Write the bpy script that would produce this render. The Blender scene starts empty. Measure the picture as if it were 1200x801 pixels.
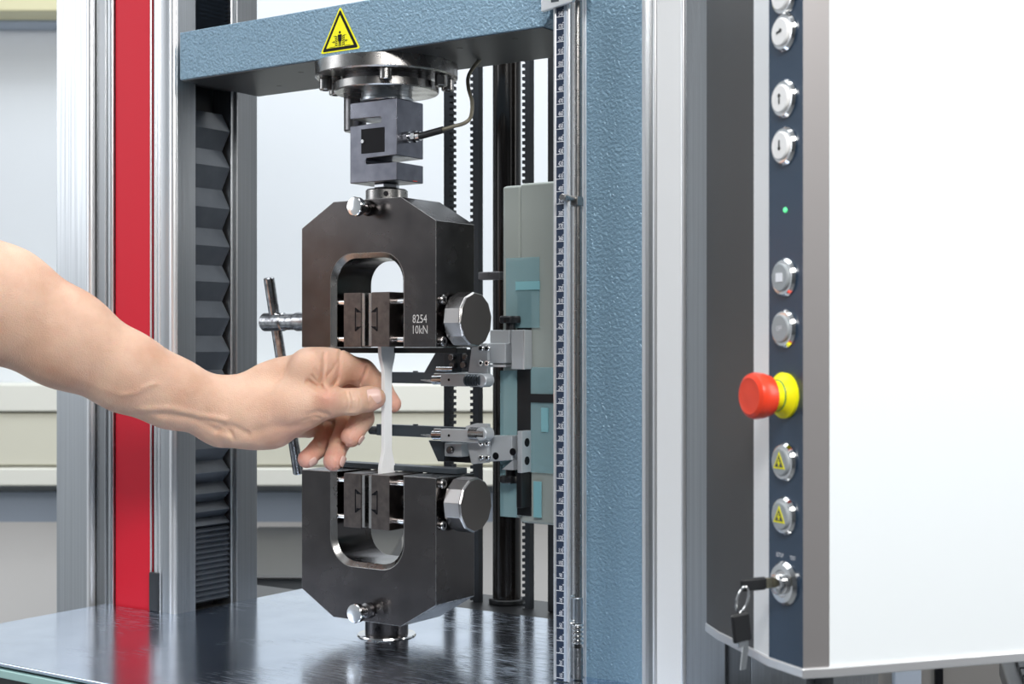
import bpy, bmesh, math, random
import numpy as np
from mathutils import Vector, Matrix

# ------------------------------------------------------------------ camera
YAW = math.radians(34.2)
FPX = 1692.0                      # focal length in pixels of a 1200 px wide frame
HOR = 405.0
CX, CY, CZ = .824, -1.0117, .26
VD = Vector((-math.sin(YAW), math.cos(YAW), 0)); RD = Vector((math.cos(YAW), math.sin(YAW), 0))
scene = bpy.context.scene
cd = bpy.data.cameras.new('camera'); cam = bpy.data.objects.new('camera', cd)
scene.collection.objects.link(cam); scene.camera = cam
cam.location = (CX, CY, CZ); cam.rotation_euler = (math.pi/2, 0, YAW)
cd.sensor_width = 36; cd.lens = FPX*36/1200; cd.shift_y = (HOR-400.5)/1200
cd.clip_start = .05; cd.clip_end = 60
cd.dof.use_dof = True; cd.dof.focus_distance = 1.23; cd.dof.aperture_fstop = 13

def CW(lat, dep, z=0):            # room frame (square to the back wall) -> world
    return Vector((CX, CY, 0)) + RD*lat + VD*dep + Vector((0, 0, z))
def XY(px, Y):                    # X on the machine plane Y
    k = (px-600)/FPX; d = VD + RD*k
    return CX + d.x*(Y-CY)/d.y
def PD(px, py, dep):
    return CW((px-600)/FPX*dep, dep, CZ-(py-HOR)/FPX*dep)

# ------------------------------------------------------------------ world, lights, exposure
scene.view_settings.view_transform = 'Standard'; scene.view_settings.look = 'None'
scene.view_settings.exposure = 0.0; scene.view_settings.gamma = 1
world = bpy.data.worlds.new('world'); scene.world = world; world.use_nodes = True
world.node_tree.nodes['Background'].inputs[0].default_value = (.80, .88, 1, 1)
world.node_tree.nodes['Background'].inputs[1].default_value = .22
def area(name, loc, target, sx, sy, power, col=(1, 1, 1)):
    l = bpy.data.lights.new(name, 'AREA'); l.shape = 'RECTANGLE'; l.size = sx; l.size_y = sy
    l.energy = power; l.color = col
    o = bpy.data.objects.new(name, l); scene.collection.objects.link(o)
    o.location = loc; o.rotation_euler = (Vector(target)-Vector(loc)).to_track_quat('-Z', 'Y').to_euler()
    return o
area('key_lamp', CW(-.05, -.25, 1.15), (0, 0, .22), .45, .35, 15, (1, .985, .96))
area('specimen_fill_light', CW(.60, -.3, 1.15), (0, 0, .22), .45, .35, 13, (1, .985, .96))  # added lamp without a known source, brightens the specimen's right face
area('reflection_light_right', CW(1.9, .5, 1.0), (.1, .1, .3), 1.0, 1.2, 22, (1, .98, .96))  # added light out of view, there for reflections in the metal
area('ceiling_panel_middle', CW(-.2, 1.3, 1.85), CW(-.2, 1.35, 0), 1.6, 1.2, 24, (.93, .97, 1))
area('fill_light_left', CW(-2.3, 1.2, 1.0), (-.2, 0, .2), .9, 1.1, 9, (.95, .97, 1))  # added fill from the left, no such source known
area('ceiling_panel_back', CW(0, 2.1, 1.8), CW(0, 2.9, 0.2), 3.0, .5, 20, (.9, .95, 1))

# ------------------------------------------------------------------ helpers
COL = scene.collection
class MB:
    def __init__(s): s.bm = bmesh.new()
    def face(s, pts, mi=0):
        f = s.bm.faces.new([s.bm.verts.new(p) for p in pts]); f.material_index = mi; return f
    def box(s, x0, x1, y0, y1, z0, z1):
        v = [s.bm.verts.new((x, y, z)) for z in (z0, z1) for y in (y0, y1) for x in (x0, x1)]
        for q in ((0, 2, 3, 1), (4, 5, 7, 6), (0, 1, 5, 4), (2, 6, 7, 3), (0, 4, 6, 2), (1, 3, 7, 5)):
            s.bm.faces.new([v[i] for i in q])
        return s
    def obox(s, c, ax, ay, az, hx, hy, hz):        # oriented box
        c = Vector(c); v = []
        for k in (-1, 1):
            for j in (-1, 1):
                for i in (-1, 1): v.append(s.bm.verts.new(c+ax*hx*i+ay*hy*j+az*hz*k))
        for q in ((0, 2, 3, 1), (4, 5, 7, 6), (0, 1, 5, 4), (2, 6, 7, 3), (0, 4, 6, 2), (1, 3, 7, 5)):
            s.bm.faces.new([v[i] for i in q])
        return s
    def loops(s, rings, cap=True, closed=True):
        vr = [[s.bm.verts.new(p) for p in r] for r in rings]
        n = len(vr[0])
        for a, b in zip(vr[:-1], vr[1:]):
            for i in range(n if closed else n-1):
                j = (i+1) % n; s.bm.faces.new((a[i], a[j], b[j], b[i]))
        if cap: s.bm.faces.new(vr[0][::-1]); s.bm.faces.new(vr[-1])
        return s
    def rev(s, p0, axis, prof, n=32, phase=0):     # prof: (distance along axis, radius)
        p0 = Vector(p0); a = Vector(axis).normalized()
        u = a.orthogonal().normalized()
        if abs(a.z) < .9: u = Vector((0, 0, 1)) - a*a.z; u.normalize()
        w = a.cross(u)
        return s.loops([[p0+a*d+(u*math.cos(t)+w*math.sin(t))*r for t in
                         [phase+2*math.pi*i/n for i in range(n)]] for d, r in prof])
    def cyl(s, p0, p1, r, n=24, r1=None, ch=0, phase=0):
        p0 = Vector(p0); p1 = Vector(p1); L = (p1-p0).length; r1 = r if r1 is None else r1
        pr = [(0, r-ch), (ch, r), (L-ch, r1), (L, r1-ch)] if ch else [(0, r), (L, r1)]
        return s.rev(p0, p1-p0, pr, n, phase)
    def tube(s, pts, r, n=10):
        pts = [Vector(p) for p in pts]; rings = []; u = None
        for i, p in enumerate(pts):
            t = (pts[min(i+1, len(pts)-1)]-pts[max(i-1, 0)]).normalized()
            u = t.orthogonal().normalized() if u is None else (u-t*u.dot(t)).normalized()
            w = t.cross(u)
            rings.append([p+(u*math.cos(a)+w*math.sin(a))*r for a in [2*math.pi*k/n for k in range(n)]])
        return s.loops(rings)
    def prism(s, poly, z0, z1, f=None):            # poly in the plane; f(a, b, c) -> point
        f = f or (lambda a, b, c: (a, b, c))
        return s.loops([[f(a, b, z0) for a, b in poly], [f(a, b, z1) for a, b in poly]])
FXZ = lambda a, b, c: (a, c, b)                    # outline in XZ, thickness along Y
INV = {}
def xf(o): return INV.get(o.name, Matrix())
def obj(name, mb, mat, parent=None, smooth=35, bevel=0, fix=True, post=None, seg=2):
    bm = mb.bm
    if post:
        for v in bm.verts: v.co = post(v.co)
    if fix: bmesh.ops.recalc_face_normals(bm, faces=bm.faces)
    me = bpy.data.meshes.new(name); bm.to_mesh(me); bm.free()
    for m in (mat if isinstance(mat, (list, tuple)) else [mat]): me.materials.append(m)
    o = bpy.data.objects.new(name, me); COL.objects.link(o)
    if parent is not None:
        me.transform(xf(parent)); o.parent = parent; INV[o.name] = xf(parent)
    if smooth:
        me.polygons.foreach_set('use_smooth', [True]*len(me.polygons)); me.set_sharp_from_angle(angle=math.radians(smooth))
    if bevel:
        b = o.modifiers.new('bevel', 'BEVEL'); b.width = bevel; b.segments = seg; b.limit_method = 'ANGLE'; b.harden_normals = True
    return o
def thing(name, label, cat, loc=(0, 0, 0), rz=0, group=None):
    o = bpy.data.objects.new(name, None); COL.objects.link(o); o.location = loc; o.rotation_euler = (0, 0, rz)
    o.empty_display_size = .02; o['label'] = label; o['category'] = cat
    if group: o['group'] = group
    INV[o.name] = (Matrix.Translation(Vector(loc)) @ Matrix.Rotation(rz, 4, 'Z')).inverted()
    return o
def tag(o, label, cat, group=None):
    o['label'] = label; o['category'] = cat
    if group: o['group'] = group
    return o
def struct(name, mb, m, parent=None, **k):
    o = obj(name, mb, m, parent, **k)
    if parent is None: o['kind'] = 'structure'
    return o
def text_mb(lines):                                # lines: (text, size, origin, right, up)
    mb = MB()
    for tx, size, org, rt, up in lines:
        cu = bpy.data.curves.new('t', 'FONT'); cu.body = tx; cu.size = size; cu.align_x = 'CENTER'; cu.align_y = 'CENTER'
        cu.resolution_u = 2; cu.offset = 0
        o = bpy.data.objects.new('t', cu); COL.objects.link(o)
        dg = bpy.context.evaluated_depsgraph_get(); dg.update()
        me = bpy.data.meshes.new_from_object(o.evaluated_get(dg))
        rt_ = Vector(rt); up_ = Vector(up); n = rt_.cross(up_)
        M = Matrix((rt_, up_, n)).transposed().to_4x4(); M.translation = Vector(org)
        me.transform(M @ Matrix.Diagonal((.82 if size > .006 or size < .0045 else .64, 1.06, 1, 1))); mb.bm.from_mesh(me)
        bpy.data.objects.remove(o); bpy.data.curves.remove(cu); bpy.data.meshes.remove(me)
    return mb

# ------------------------------------------------------------------ materials
def mat(name, col, metal=0, rough=.5, bump=None, vary=None, streak=None, spec=.5, coat=0, trans=0, emis=None, roughvary=0, alpha=1):
    m = bpy.data.materials.new(name); m.use_nodes = True; nt = m.node_tree; N = nt.nodes; L = nt.links
    b = N['Principled BSDF']; b.inputs['Base Color'].default_value = (*col, 1)
    b.inputs['Metallic'].default_value = metal; b.inputs['Roughness'].default_value = rough
    b.inputs['Specular IOR Level'].default_value = spec; b.inputs['Coat Weight'].default_value = coat
    b.inputs['Transmission Weight'].default_value = trans; b.inputs['Alpha'].default_value = alpha
    if emis: b.inputs['Emission Color'].default_value = (*emis[0], 1); b.inputs['Emission Strength'].default_value = emis[1]
    tc = N.new('ShaderNodeTexCoord'); mp = N.new('ShaderNodeMapping'); L.new(tc.outputs['Object'], mp.inputs[0])
    if streak: mp.inputs['Scale'].default_value = streak
    if vary:                                        # (scale, second colour, amount)
        n = N.new('ShaderNodeTexNoise'); n.inputs['Scale'].default_value = vary[0]; n.inputs['Detail'].default_value = 6
        L.new(mp.outputs[0], n.inputs['Vector'])
        r = N.new('ShaderNodeMapRange'); r.inputs[1].default_value = .35; r.inputs[2].default_value = .7
        r.inputs[4].default_value = vary[2]; L.new(n.outputs[0], r.inputs[0])
        mx = N.new('ShaderNodeMix'); mx.data_type = 'RGBA'; mx.inputs[6].default_value = (*col, 1); mx.inputs[7].default_value = (*vary[1], 1)
        L.new(r.outputs[0], mx.inputs[0]); L.new(mx.outputs[2], b.inputs['Base Color'])
    if roughvary:
        n = N.new('ShaderNodeTexNoise'); n.inputs['Scale'].default_value = (vary or bump)[0]; n.inputs['Detail'].default_value = 5
        L.new(mp.outputs[0], n.inputs['Vector'])
        r = N.new('ShaderNodeMapRange'); r.inputs[1].default_value = .3; r.inputs[2].default_value = .7
        r.inputs[3].default_value = rough-roughvary; r.inputs[4].default_value = rough+roughvary
        L.new(n.outputs[0], r.inputs[0]); L.new(r.outputs[0], b.inputs['Roughness'])
    if bump:                                        # (scale, strength, distance)
        n = N.new('ShaderNodeTexNoise'); n.inputs['Scale'].default_value = bump[0]; n.inputs['Detail'].default_value = 2
        L.new(mp.outputs[0], n.inputs['Vector'])
        bp = N.new('ShaderNodeBump'); bp.inputs['Strength'].default_value = bump[1]; bp.inputs['Distance'].default_value = bump[2]
        L.new(n.outputs[0], bp.inputs['Height']); L.new(bp.outputs[0], b.inputs['Normal'])
    return m
M = {}
M['alu'] = mat('brushed_aluminium', (.54, .56, .58), 1, .36, vary=(90, (.44, .46, .48), .8), streak=(6, 6, .05), roughvary=.06)
M['alu_light'] = mat('bright_aluminium', (.88, .89, .91), .75, .3)
M['alu_lit'] = mat('lit_aluminium', (.95, .96, .97), .2, .35)  # near-white copy of the aluminium, strong light put into its colour
M['alu_dark'] = mat('dark_aluminium', (.30, .31, .32), 1, .4, vary=(90, (.24, .25, .26), .8), streak=(6, 6, .05))
M['red'] = mat('red_paint', (.66, .010, .030), 0, .5, spec=.28)
M['hammer'] = mat('blue_hammertone_paint', (.22, .35, .46), .3, .24, bump=(400, 1.0, .0022), vary=(500, (.28, .42, .53), .6))
M['hammer_panel'] = mat('blue_textured_panel_paint', (.205, .335, .445), .2, .28, bump=(400, 1.0, .0018), vary=(600, (.24, .37, .48), .5))
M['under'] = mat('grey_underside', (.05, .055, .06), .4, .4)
M['black'] = mat('black_plastic', (.012, .013, .015), 0, .4)
M['rubber'] = mat('black_rubber', (.022, .026, .032), 0, .5, bump=(300, .1, .0005))
M['bellows'] = mat('bellows_rubber', (.040, .048, .060), 0, .38, vary=(60, (.06, .07, .085), .6))
M['gunmetal'] = mat('burnished_steel', (.080, .074, .074), 1, .25, vary=(35, (.105, .096, .095), .9), roughvary=.05)
M['jaw'] = mat('jaw_steel', (.17, .145, .135), 1, .36, vary=(120, (.11, .095, .09), 1), roughvary=.06)
M['steel'] = mat('machined_steel', (.42, .41, .40), 1, .27, vary=(60, (.30, .29, .28), .8), roughvary=.06)
M['steel_dark'] = mat('dark_machined_steel', (.22, .215, .22), 1, .3, vary=(60, (.16, .155, .16), .8), roughvary=.05)
M['cell'] = mat('load_cell_steel', (.20, .205, .235), 1, .32, vary=(70, (.14, .145, .175), .9), roughvary=.06)
M['chrome'] = mat('chrome', (.80, .80, .80), 1, .12)
M['worn_chrome'] = mat('worn_chrome', (.62, .63, .65), 1, .22, vary=(160, (.10, .10, .11), .9), roughvary=.08)
M['zinc'] = mat('zinc_steel', (.50, .53, .56), 1, .28)
M['knob_side'] = mat('turned_steel', (.48, .46, .45), 1, .26)
M['knob_face'] = mat('brown_grey_steel_face', (.16, .145, .135), .9, .42)
M['bracket'] = mat('anodised_grey', (.60, .63, .66), .35, .36)
M['bracket_dark'] = mat('anodised_dark', (.085, .10, .115), .7, .38)
M['glossy_black'] = mat('glossy_black_tube', (.012, .010, .009), .2, .14)
M['housing'] = mat('grey_green_housing', (.44, .48, .45), 0, .35)
M['film'] = mat('blue_film', (.40, .66, .72), 0, .2, alpha=.38)
M['cyan'] = mat('cyan_strip', (.30, .62, .68), 0, .35)
M['specimen'] = mat('white_polymer', (.97, .98, .99), 0, .4)
M['white_paint'] = mat('white_panel', (.86, .90, .92), 0, .35)
M['ivory'] = mat('ivory_plastic', (.84, .83, .75), 0, .45)
M['cream'] = mat('cream_plastic', (.66, .62, .40), 0, .45)
M['wall'] = mat('white_wall', (.72, .75, .78), 0, .8)
M['wall_warm'] = mat('warm_grey_wall', (.74, .72, .70), 0, .8)
M['wall_blue'] = mat('blue_grey_band', (.40, .46, .55), 0, .6)
M['grey_dark'] = mat('dark_grey', (.13, .14, .15), 0, .5)
M['floor'] = mat('grey_floor', (.20, .21, .22), 0, .5)
M['navy'] = mat('navy_panel', (.030, .055, .095), 0, .25)
M['graphite'] = mat('graphite_paint', (.085, .085, .085), .3, .45)
M['taupe'] = mat('taupe_metal', (.42, .40, .40), .7, .4)
M['console_white'] = mat('console_white', (.80, .85, .88), 0, .3)
M['btn_white'] = mat('white_button', (.88, .88, .88), 0, .4)
M['btn_grey'] = mat('grey_button', (.33, .36, .38), 0, .35)
M['btn_red'] = mat('red_button', (.82, .055, .02), 0, .33)
M['yellow'] = mat('yellow', (.95, .90, .01), 0, .45, spec=.25)
M['green'] = mat('green_ring', (.02, .26, .08), 0, .4)
M['led'] = mat('green_led', (.1, .8, .3), 0, .3, emis=((.15, .9, .35), .8))
M['ink'] = mat('black_ink', (.008, .008, .010), 0, .4, spec=.12)
M['engrave'] = mat('light_engraving', (.62, .60, .58), .3, .5)
M['print'] = mat('white_print', (.85, .87, .92), 0, .5)
M['ruler_blue'] = mat('ruler_navy', (.014, .026, .058), 0, .3)
M['brass'] = mat('brass_nickel', (.62, .56, .40), 1, .25)
M['cable'] = mat('braided_cable', (.28, .26, .20), .5, .35, bump=(900, .5, .0008))
M['glass_edge'] = mat('green_glass_edge', (.45, .70, .68), 0, .15)
M['nail'] = mat('finger_nail', (.80, .53, .46), 0, .3, spec=.5)
# bed plate: ground steel with fine scratches
def bed_material():
    m = mat('ground_steel_plate', (.68, .76, .88), 1, .18, vary=(25, (.56, .64, .77), .9))
    nt = m.node_tree; N = nt.nodes; L = nt.links; b = N['Principled BSDF']
    tc = N.new('ShaderNodeTexCoord'); acc = None
    for sc, rz in (((40, 900, 1), .3), ((30, 700, 1), -.5), ((25, 800, 1), 1.2)):
        mp = N.new('ShaderNodeMapping'); mp.inputs['Scale'].default_value = sc; mp.inputs['Rotation'].default_value = (0, 0, rz)
        L.new(tc.outputs['Object'], mp.inputs[0])
        n = N.new('ShaderNodeTexNoise'); n.inputs['Scale'].default_value = 1; n.inputs['Detail'].default_value = 1
        L.new(mp.outputs[0], n.inputs['Vector'])
        r = N.new('ShaderNodeMapRange'); r.inputs[1].default_value = .63; r.inputs[2].default_value = .73; L.new(n.outputs[0], r.inputs[0])
        if acc is None: acc = r.outputs[0]
        else:
            a = N.new('ShaderNodeMath'); a.operation = 'MAXIMUM'; L.new(acc, a.inputs[0]); L.new(r.outputs[0], a.inputs[1]); acc = a.outputs[0]
    n2 = N.new('ShaderNodeTexNoise'); n2.inputs['Scale'].default_value = 9; n2.inputs['Detail'].default_value = 4; L.new(tc.outputs['Object'], n2.inputs['Vector'])
    r2 = N.new('ShaderNodeMapRange'); r2.inputs[1].default_value = .42; r2.inputs[2].default_value = .65; L.new(n2.outputs[0], r2.inputs[0])
    mu = N.new('ShaderNodeMath'); mu.operation = 'MULTIPLY'; L.new(acc, mu.inputs[0]); L.new(r2.outputs[0], mu.inputs[1])
    ma = N.new('ShaderNodeMapRange'); ma.inputs[3].default_value = .17; ma.inputs[4].default_value = .5; L.new(mu.outputs[0], ma.inputs[0])
    L.new(ma.outputs[0], b.inputs['Roughness'])
    bp = N.new('ShaderNodeBump'); bp.inputs['Strength'].default_value = .25; bp.inputs['Distance'].default_value = .0003
    L.new(mu.outputs[0], bp.inputs['Height']); L.new(bp.outputs[0], b.inputs['Normal'])
    return m
M['bed'] = bed_material()

# ------------------------------------------------------------------ the room
AX, AY, AZ = RD, VD, Vector((0, 0, 1))
def rbox(l0, l1, d0, d1, z0, z1):
    return MB().obox(CW((l0+l1)/2, (d0+d1)/2, (z0+z1)/2), AX, AY, AZ, (l1-l0)/2, (d1-d0)/2, (z1-z0)/2)
struct('floor', rbox(-2.6, 2.8, -1.6, 3.2, -1.0, -.95), M['floor'])
struct('ceiling', rbox(-2.6, 2.8, -1.6, 3.2, 1.95, 2.0), M['wall'])
struct('wall_back', rbox(-2.6, 2.8, 3.05, 3.2, -.95, 1.95), M['wall'])
struct('wall_left', rbox(-2.7, -2.6, -1.6, 3.2, -.95, 1.95), M['wall'])
struct('wall_right', rbox(2.8, 2.9, -1.6, 3.2, -.95, 1.95), M['wall'])
struct('wall_front', rbox(-2.6, 2.8, -1.7, -1.6, -.95, 1.95), M['grey_dark'])
struct('trim_1', rbox(-2.6, 2.8, 3.02, 3.05, -.95, -.108), M['wall_warm'])
struct('trim_2', rbox(-2.6, 2.8, 3.02, 3.05, -.108, -.046), M['wall_blue'])
def zy(py, dep): return CZ-(py-HOR)/FPX*dep
D0 = 2.93
t = thing('cable_trunking', 'ivory cable trunking running low along the rear wall behind the machine', 'trunking', CW(0, 3.0, 0), YAW)
obj('duct', rbox(-2.5, 2.7, 2.95, 3.05, zy(569, 2.95), zy(449, 2.95)), M['ivory'], t, bevel=.004)
obj('cover_lip', rbox(-2.5, 2.7, 2.925, 2.95, zy(482, 2.93), zy(450, 2.93)), M['ivory'], t, bevel=.004)
obj('cover_panel', rbox(-2.5, 2.7, 2.935, 2.95, zy(545, 2.93), zy(484, 2.93)), mat('pale_cream', (.72, .70, .58), 0, .45), t, bevel=.003)
obj('cover_lip', rbox(-2.5, 2.7, 2.925, 2.95, zy(569, 2.93), zy(548, 2.93)), M['ivory'], t, bevel=.004)
t = thing('wall_duct', 'cream duct high on the rear wall at the top left corner', 'duct', CW(-1.5, 3.0, .95), YAW)
obj('duct_body', rbox(-2.5, -.75, 2.90, 3.05, zy(13, 2.9), zy(-60, 2.9)), M['cream'], t, bevel=.004)
obj('duct_shadow', rbox(-2.5, -.75, 2.98, 3.05, zy(27, 2.98), zy(13, 2.98)), M['wall_blue'], t, bevel=.003)  # shadow below the duct, painted as a blue-grey bar
t = thing('low_cabinet', 'dark grey low cabinet standing against the rear wall', 'cabinet', CW(-.35, 2.4, -.95), YAW)
obj('cabinet_body', rbox(-.50, -.22, 2.3, 2.9, -.95, zy(676, 2.3)), M['grey_dark'], t, bevel=.006)
obj('cabinet_top', rbox(-.51, -.21, 2.28, 2.9, zy(676, 2.3), zy(672, 2.3)), M['graphite'], t, bevel=.003)

# ------------------------------------------------------------------ bed plate
t = thing('machine_bed', 'polished scratched steel bed plate under the lower grip', 'machine bed', (0, 0, -.03))
poly = [(-.335, -.267), (.335, -.267), (.335, -.037), (.233, -.037), (.233, .148), (-.233, .148), (-.233, -.037), (-.335, -.037)]
obj('bed_plate', MB().prism(poly, -.0035, 0), M['bed'], t, bevel=.0012)
obj('glass_edge_strip', MB().box(-.334, .334, -.268, -.262, -.0125, -.0055), M['glass_edge'], t, bevel=.001)
obj('under_frame', MB().box(-.33, .33, -.262, .148, -.20, -.0036), M['graphite'], t)
t = tag(obj('rear_base_bar', MB().box(-.22, .30, .150, .232, -.12, -.0015), M['black'], bevel=.002),
        'black base bar behind the steel bed carrying the tube and belts', 'base bar')
ring = MB().rev((0, 0, .0002), (0, 0, 1), [(0, .0265), (.0012, .026), (.0018, .022)], 48)
tag(obj('seat_ring', ring, M['chrome']), 'thin bright ring on the bed around the lower grip foot', 'ring')

# ------------------------------------------------------------------ columns
def column(sx):
    side = 'left' if sx < 0 else 'right'
    lab = ('tall aluminium column with a red stripe at the left of the bed' if sx < 0 else
           'tall aluminium column with a blue textured panel, right of the ruler')
    t = thing('machine_column', lab, 'column', (sx*.285, .02, -.3), 0, 'columns at both sides of the bed')
    Z0, Z1 = -.30, .95
    def P(pts, z0=Z0, z1=Z1, a=-1): return MB().prism([(sx*x, y) for x, y in pts], z0, z1)
    X = lambda px: -XY(px, -.036)                   # outward distance from the load axis, left column
    # inner front post, channel, rear post, outer body
    obj('inner_profile', P([(.232, -.036), (.232, -.011), (.262, -.011), (.262, -.0362), (.246, -.0362), (.2455, -.036)]), M['alu'], t, bevel=.002)
    obj('rear_profile', P([(.232, .0445), (.232, .0745), (.43, .0745), (.43, -.02), (.262, -.02), (.262, .0445)]), M['alu_dark'], t, bevel=.0015)
    obj('channel_lip', P([(.236, .0405), (.236, .0445), (.262, .0445), (.262, .0405)]), M['alu'], t, bevel=.001)
    obj('edge_bead', MB().cyl((sx*.2375, -.0345, Z0), (sx*.2375, -.0345, Z1), .0048, 16), M['alu_light'], t)
    if sx < 0:
        def strip(p0, p1, y0, y1, m, name, bev=.0006):
            a, b = X(p0), X(p1); obj(name, P([(a, y0), (b, y0), (b, y1), (a, y1)]), m, t, bevel=bev)
        def bead(px, r, m=M['alu_light'], y=-.036, name='round_rib'):
            x = X(px); obj(name, MB().cyl((sx*x, y, Z0), (sx*x, y, Z1), r, 14), m, t)
        strip(66, 106, -.036, -.02, M['alu'], 'outer_profile', .001)
        bead(107, .0046)
        strip(111, 124, -.034, -.02, M['alu_dark'], 'recessed_strip')
        bead(124, .0011, M['alu']); strip(125, 129, -.035, -.02, M['alu'], 'recessed_strip')
        bead(131.5, .0030, M['alu']); 
        strip(134.5, 175.5, -.0352, -.02, M['red'], 'red_stripe')
        bead(177, .0010); strip(177, 182, -.033, -.02, M['alu_dark'], 'recessed_strip'); bead(183, .0016)
        strip(184, 188, -.034, -.02, M['alu'], 'recessed_strip'); bead(187.5, .0012)
        strip(189, 200, -.0355, -.02, M['alu_dark'], 'recessed_strip')
        obj('edge_guard', MB().box(XY(177, -.037), XY(187, -.037), -.040, -.0335, 0, .038), M['rubber'], t, bevel=.001)
    else:
        Xr = lambda px: XY(px, -.036)
        def strip(p0, p1, y0, m, name, bev=.0006):
            a_, b_ = XY(p0, y0), XY(p1, y0); obj(name, P([(a_, y0), (b_, y0), (b_, -.02), (a_, -.02)]), m, t, bevel=bev)
        strip(684, 686.5, -.041, M['alu_light'], 'panel_edge')
        strip(686.5, 752, -.040, M['hammer_panel'], 'blue_panel', .0008)
        strip(752, 756.5, -.041, M['alu_light'], 'panel_edge')
        strip(756.5, 766, -.036, M['alu'], 'grooved_strip')
        x = Xr(768); obj('round_rib', MB().cyl((x, -.036, Z0), (x, -.036, Z1), .0022, 12), M['alu_light'], t)
        strip(769, 799, -.037, M['alu_lit'], 'outer_profile', .001)
        x = Xr(801); obj('round_rib', MB().cyl((x, -.036, Z0), (x, -.036, Z1), .0022, 12), M['alu_light'], t)
        strip(803, 850, -.036, M['alu'], 'outer_profile')
        strip(851, 880, -.033, M['alu_dark'], 'recessed_strip')
        strip(880, 945, -.036, M['alu'], 'outer_profile')
    # bellows in the channel
    b = thing('bellows', 'black folded rubber bellows in the slot of the %s column' % side, 'bellows', (sx*.25, .014, -.01), group='bellows in the column slots')
    def zc(y): return zy(y, 1.445)
    lips = [zc(y) for y in (151, 194, 243, 288, 330, 372, 412, 452, 490, 525, 553, 577, 598, 614)]
    y = 621
    while y < 706: lips.append(zc(y)); y += 6.2
    up = [.545+.0042*i for i in range(24)]
    def fold(z, hu, hd, depth):
        xo, xi = .2365, .2365+depth
        a0, a1, ins = -.0105, .0395, min(.003, hu*.2)
        m = MB()
        def q(*p): m.face([(sx*x, yy, zz) for x, yy, zz in p])
        q((xi, a0, z+hu), (xi, a1-ins, z+hu), (xo, a1, z), (xo, a0, z))
        q((xo, a0, z), (xo, a1, z), (xi, a1-ins, z-hd), (xi, a0, z-hd))
        q((xi, a1-ins, z+hu), (xo, a1, z), (xi, a1-ins, z-hd))
        return m
    ll = lips
    for i, z in enumerate(ll):
        prev = ll[i-1] if i else z+.038
        nxt = ll[i+1] if i+1 < len(ll) else z-.0045
        hu = (prev-z)*.47; hd = (z-nxt)*.53
        obj('fold', fold(z, hu, hd, min(.0085, .3*(prev-z)+.002)), M['bellows'], b, smooth=0, fix=False)
    for z in up: obj('fold', fold(z, .0021, .0021, .008), M['bellows'], b, smooth=0, fix=False)
    obj('bellows_back', MB().box(*sorted((sx*.2595, sx*.2618)), -.0105, .0380, -.004, .66), M['black'], b)
column(-1); column(1)

# ------------------------------------------------------------------ crosshead
t = thing('crosshead', 'blue-grey hammertone crosshead spanning the columns above the upper grip', 'crosshead', (0, 0, .512))
obj('beam', MB().prism([(-.21, .5125), (.203, .5125), (.209, .5185), (.209, .558), (-.21, .558)], -.053, .053, FXZ), M['hammer'], t, bevel=.0012)
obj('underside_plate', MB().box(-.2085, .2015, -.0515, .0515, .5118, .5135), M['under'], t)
for s in (-1, 1): obj('guide_block', MB().box(*sorted((s*.209, s*.240)), -.009, .037, .517, .545), M['black'], t)
hm = MB()
for x, y in ((.085, -.035), (.10, -.025), (-.085, -.02), (.16, -.03), (-.15, .02)):
    hm.rev((x, y, .5116), (0, 0, 1), [(0, .0028), (.0004, .0028)], 14)
obj('screw_hole', hm, M['black'], t)
# warning sign
def tri(cx, hw, z0, z1, rad, y, th=.0003):
    pts = []
    c = [(cx-hw, z0), (cx+hw, z0), (cx, z1)]
    ctr = (cx, z0+(z1-z0)/3)
    for i, (x, z) in enumerate(c):
        p0 = Vector(c[i-1]); p = Vector((x, z)); p1 = Vector(c[(i+1) % 3])
        a = (p0-p).normalized(); b = (p1-p).normalized(); d = rad*1.7
        s, e = p+a*d, p+b*d
        for k in range(6):
            u = k/5; q = s*(1-u)**2+p*2*u*(1-u)+e*u*u; pts.append((q.x, q.y))
    return MB().prism(pts, y-th, y, FXZ)
SX = -.0087
w = obj('warning_sign', tri(SX, .0228, .5170, .5562, .0016, -.0531), M['yellow'], t, smooth=0)
w['label'] = 'yellow triangular crushing hazard sign with black border'
obj('sign_border', tri(SX, .0205, .5182, .5536, .0012, -.05335, .0002), M['ink'], w, smooth=0)
obj('sign_field', tri(SX, .0158, .5209, .5484, .0003, -.0535, .0002), M['yellow'], w, smooth=0)
pm = MB(); yk = -.05365
def pp(pts): pm.prism([(SX+a*.001, .5205+b*.001) for a, b in pts], yk-.0002, yk, FXZ)
pp([(-1.9, 11.2), (1.9, 11.2), (2.3, 10.4), (2.1, 5.2), (1.4, 5.2), (1.4, 9), (1.2, 9), (1.5, .8), (.5, .8), (.1, 5.5), (-.1, 5.5), (-.5, .8), (-1.5, .8), (-1.2, 9), (-1.4, 9), (-1.4, 5.2), (-2.1, 5.2), (-2.3, 10.4)])
pp([(1.15*math.cos(a), 13+1.25*math.sin(a)) for a in [i*math.pi/6 for i in range(12)]])
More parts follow.
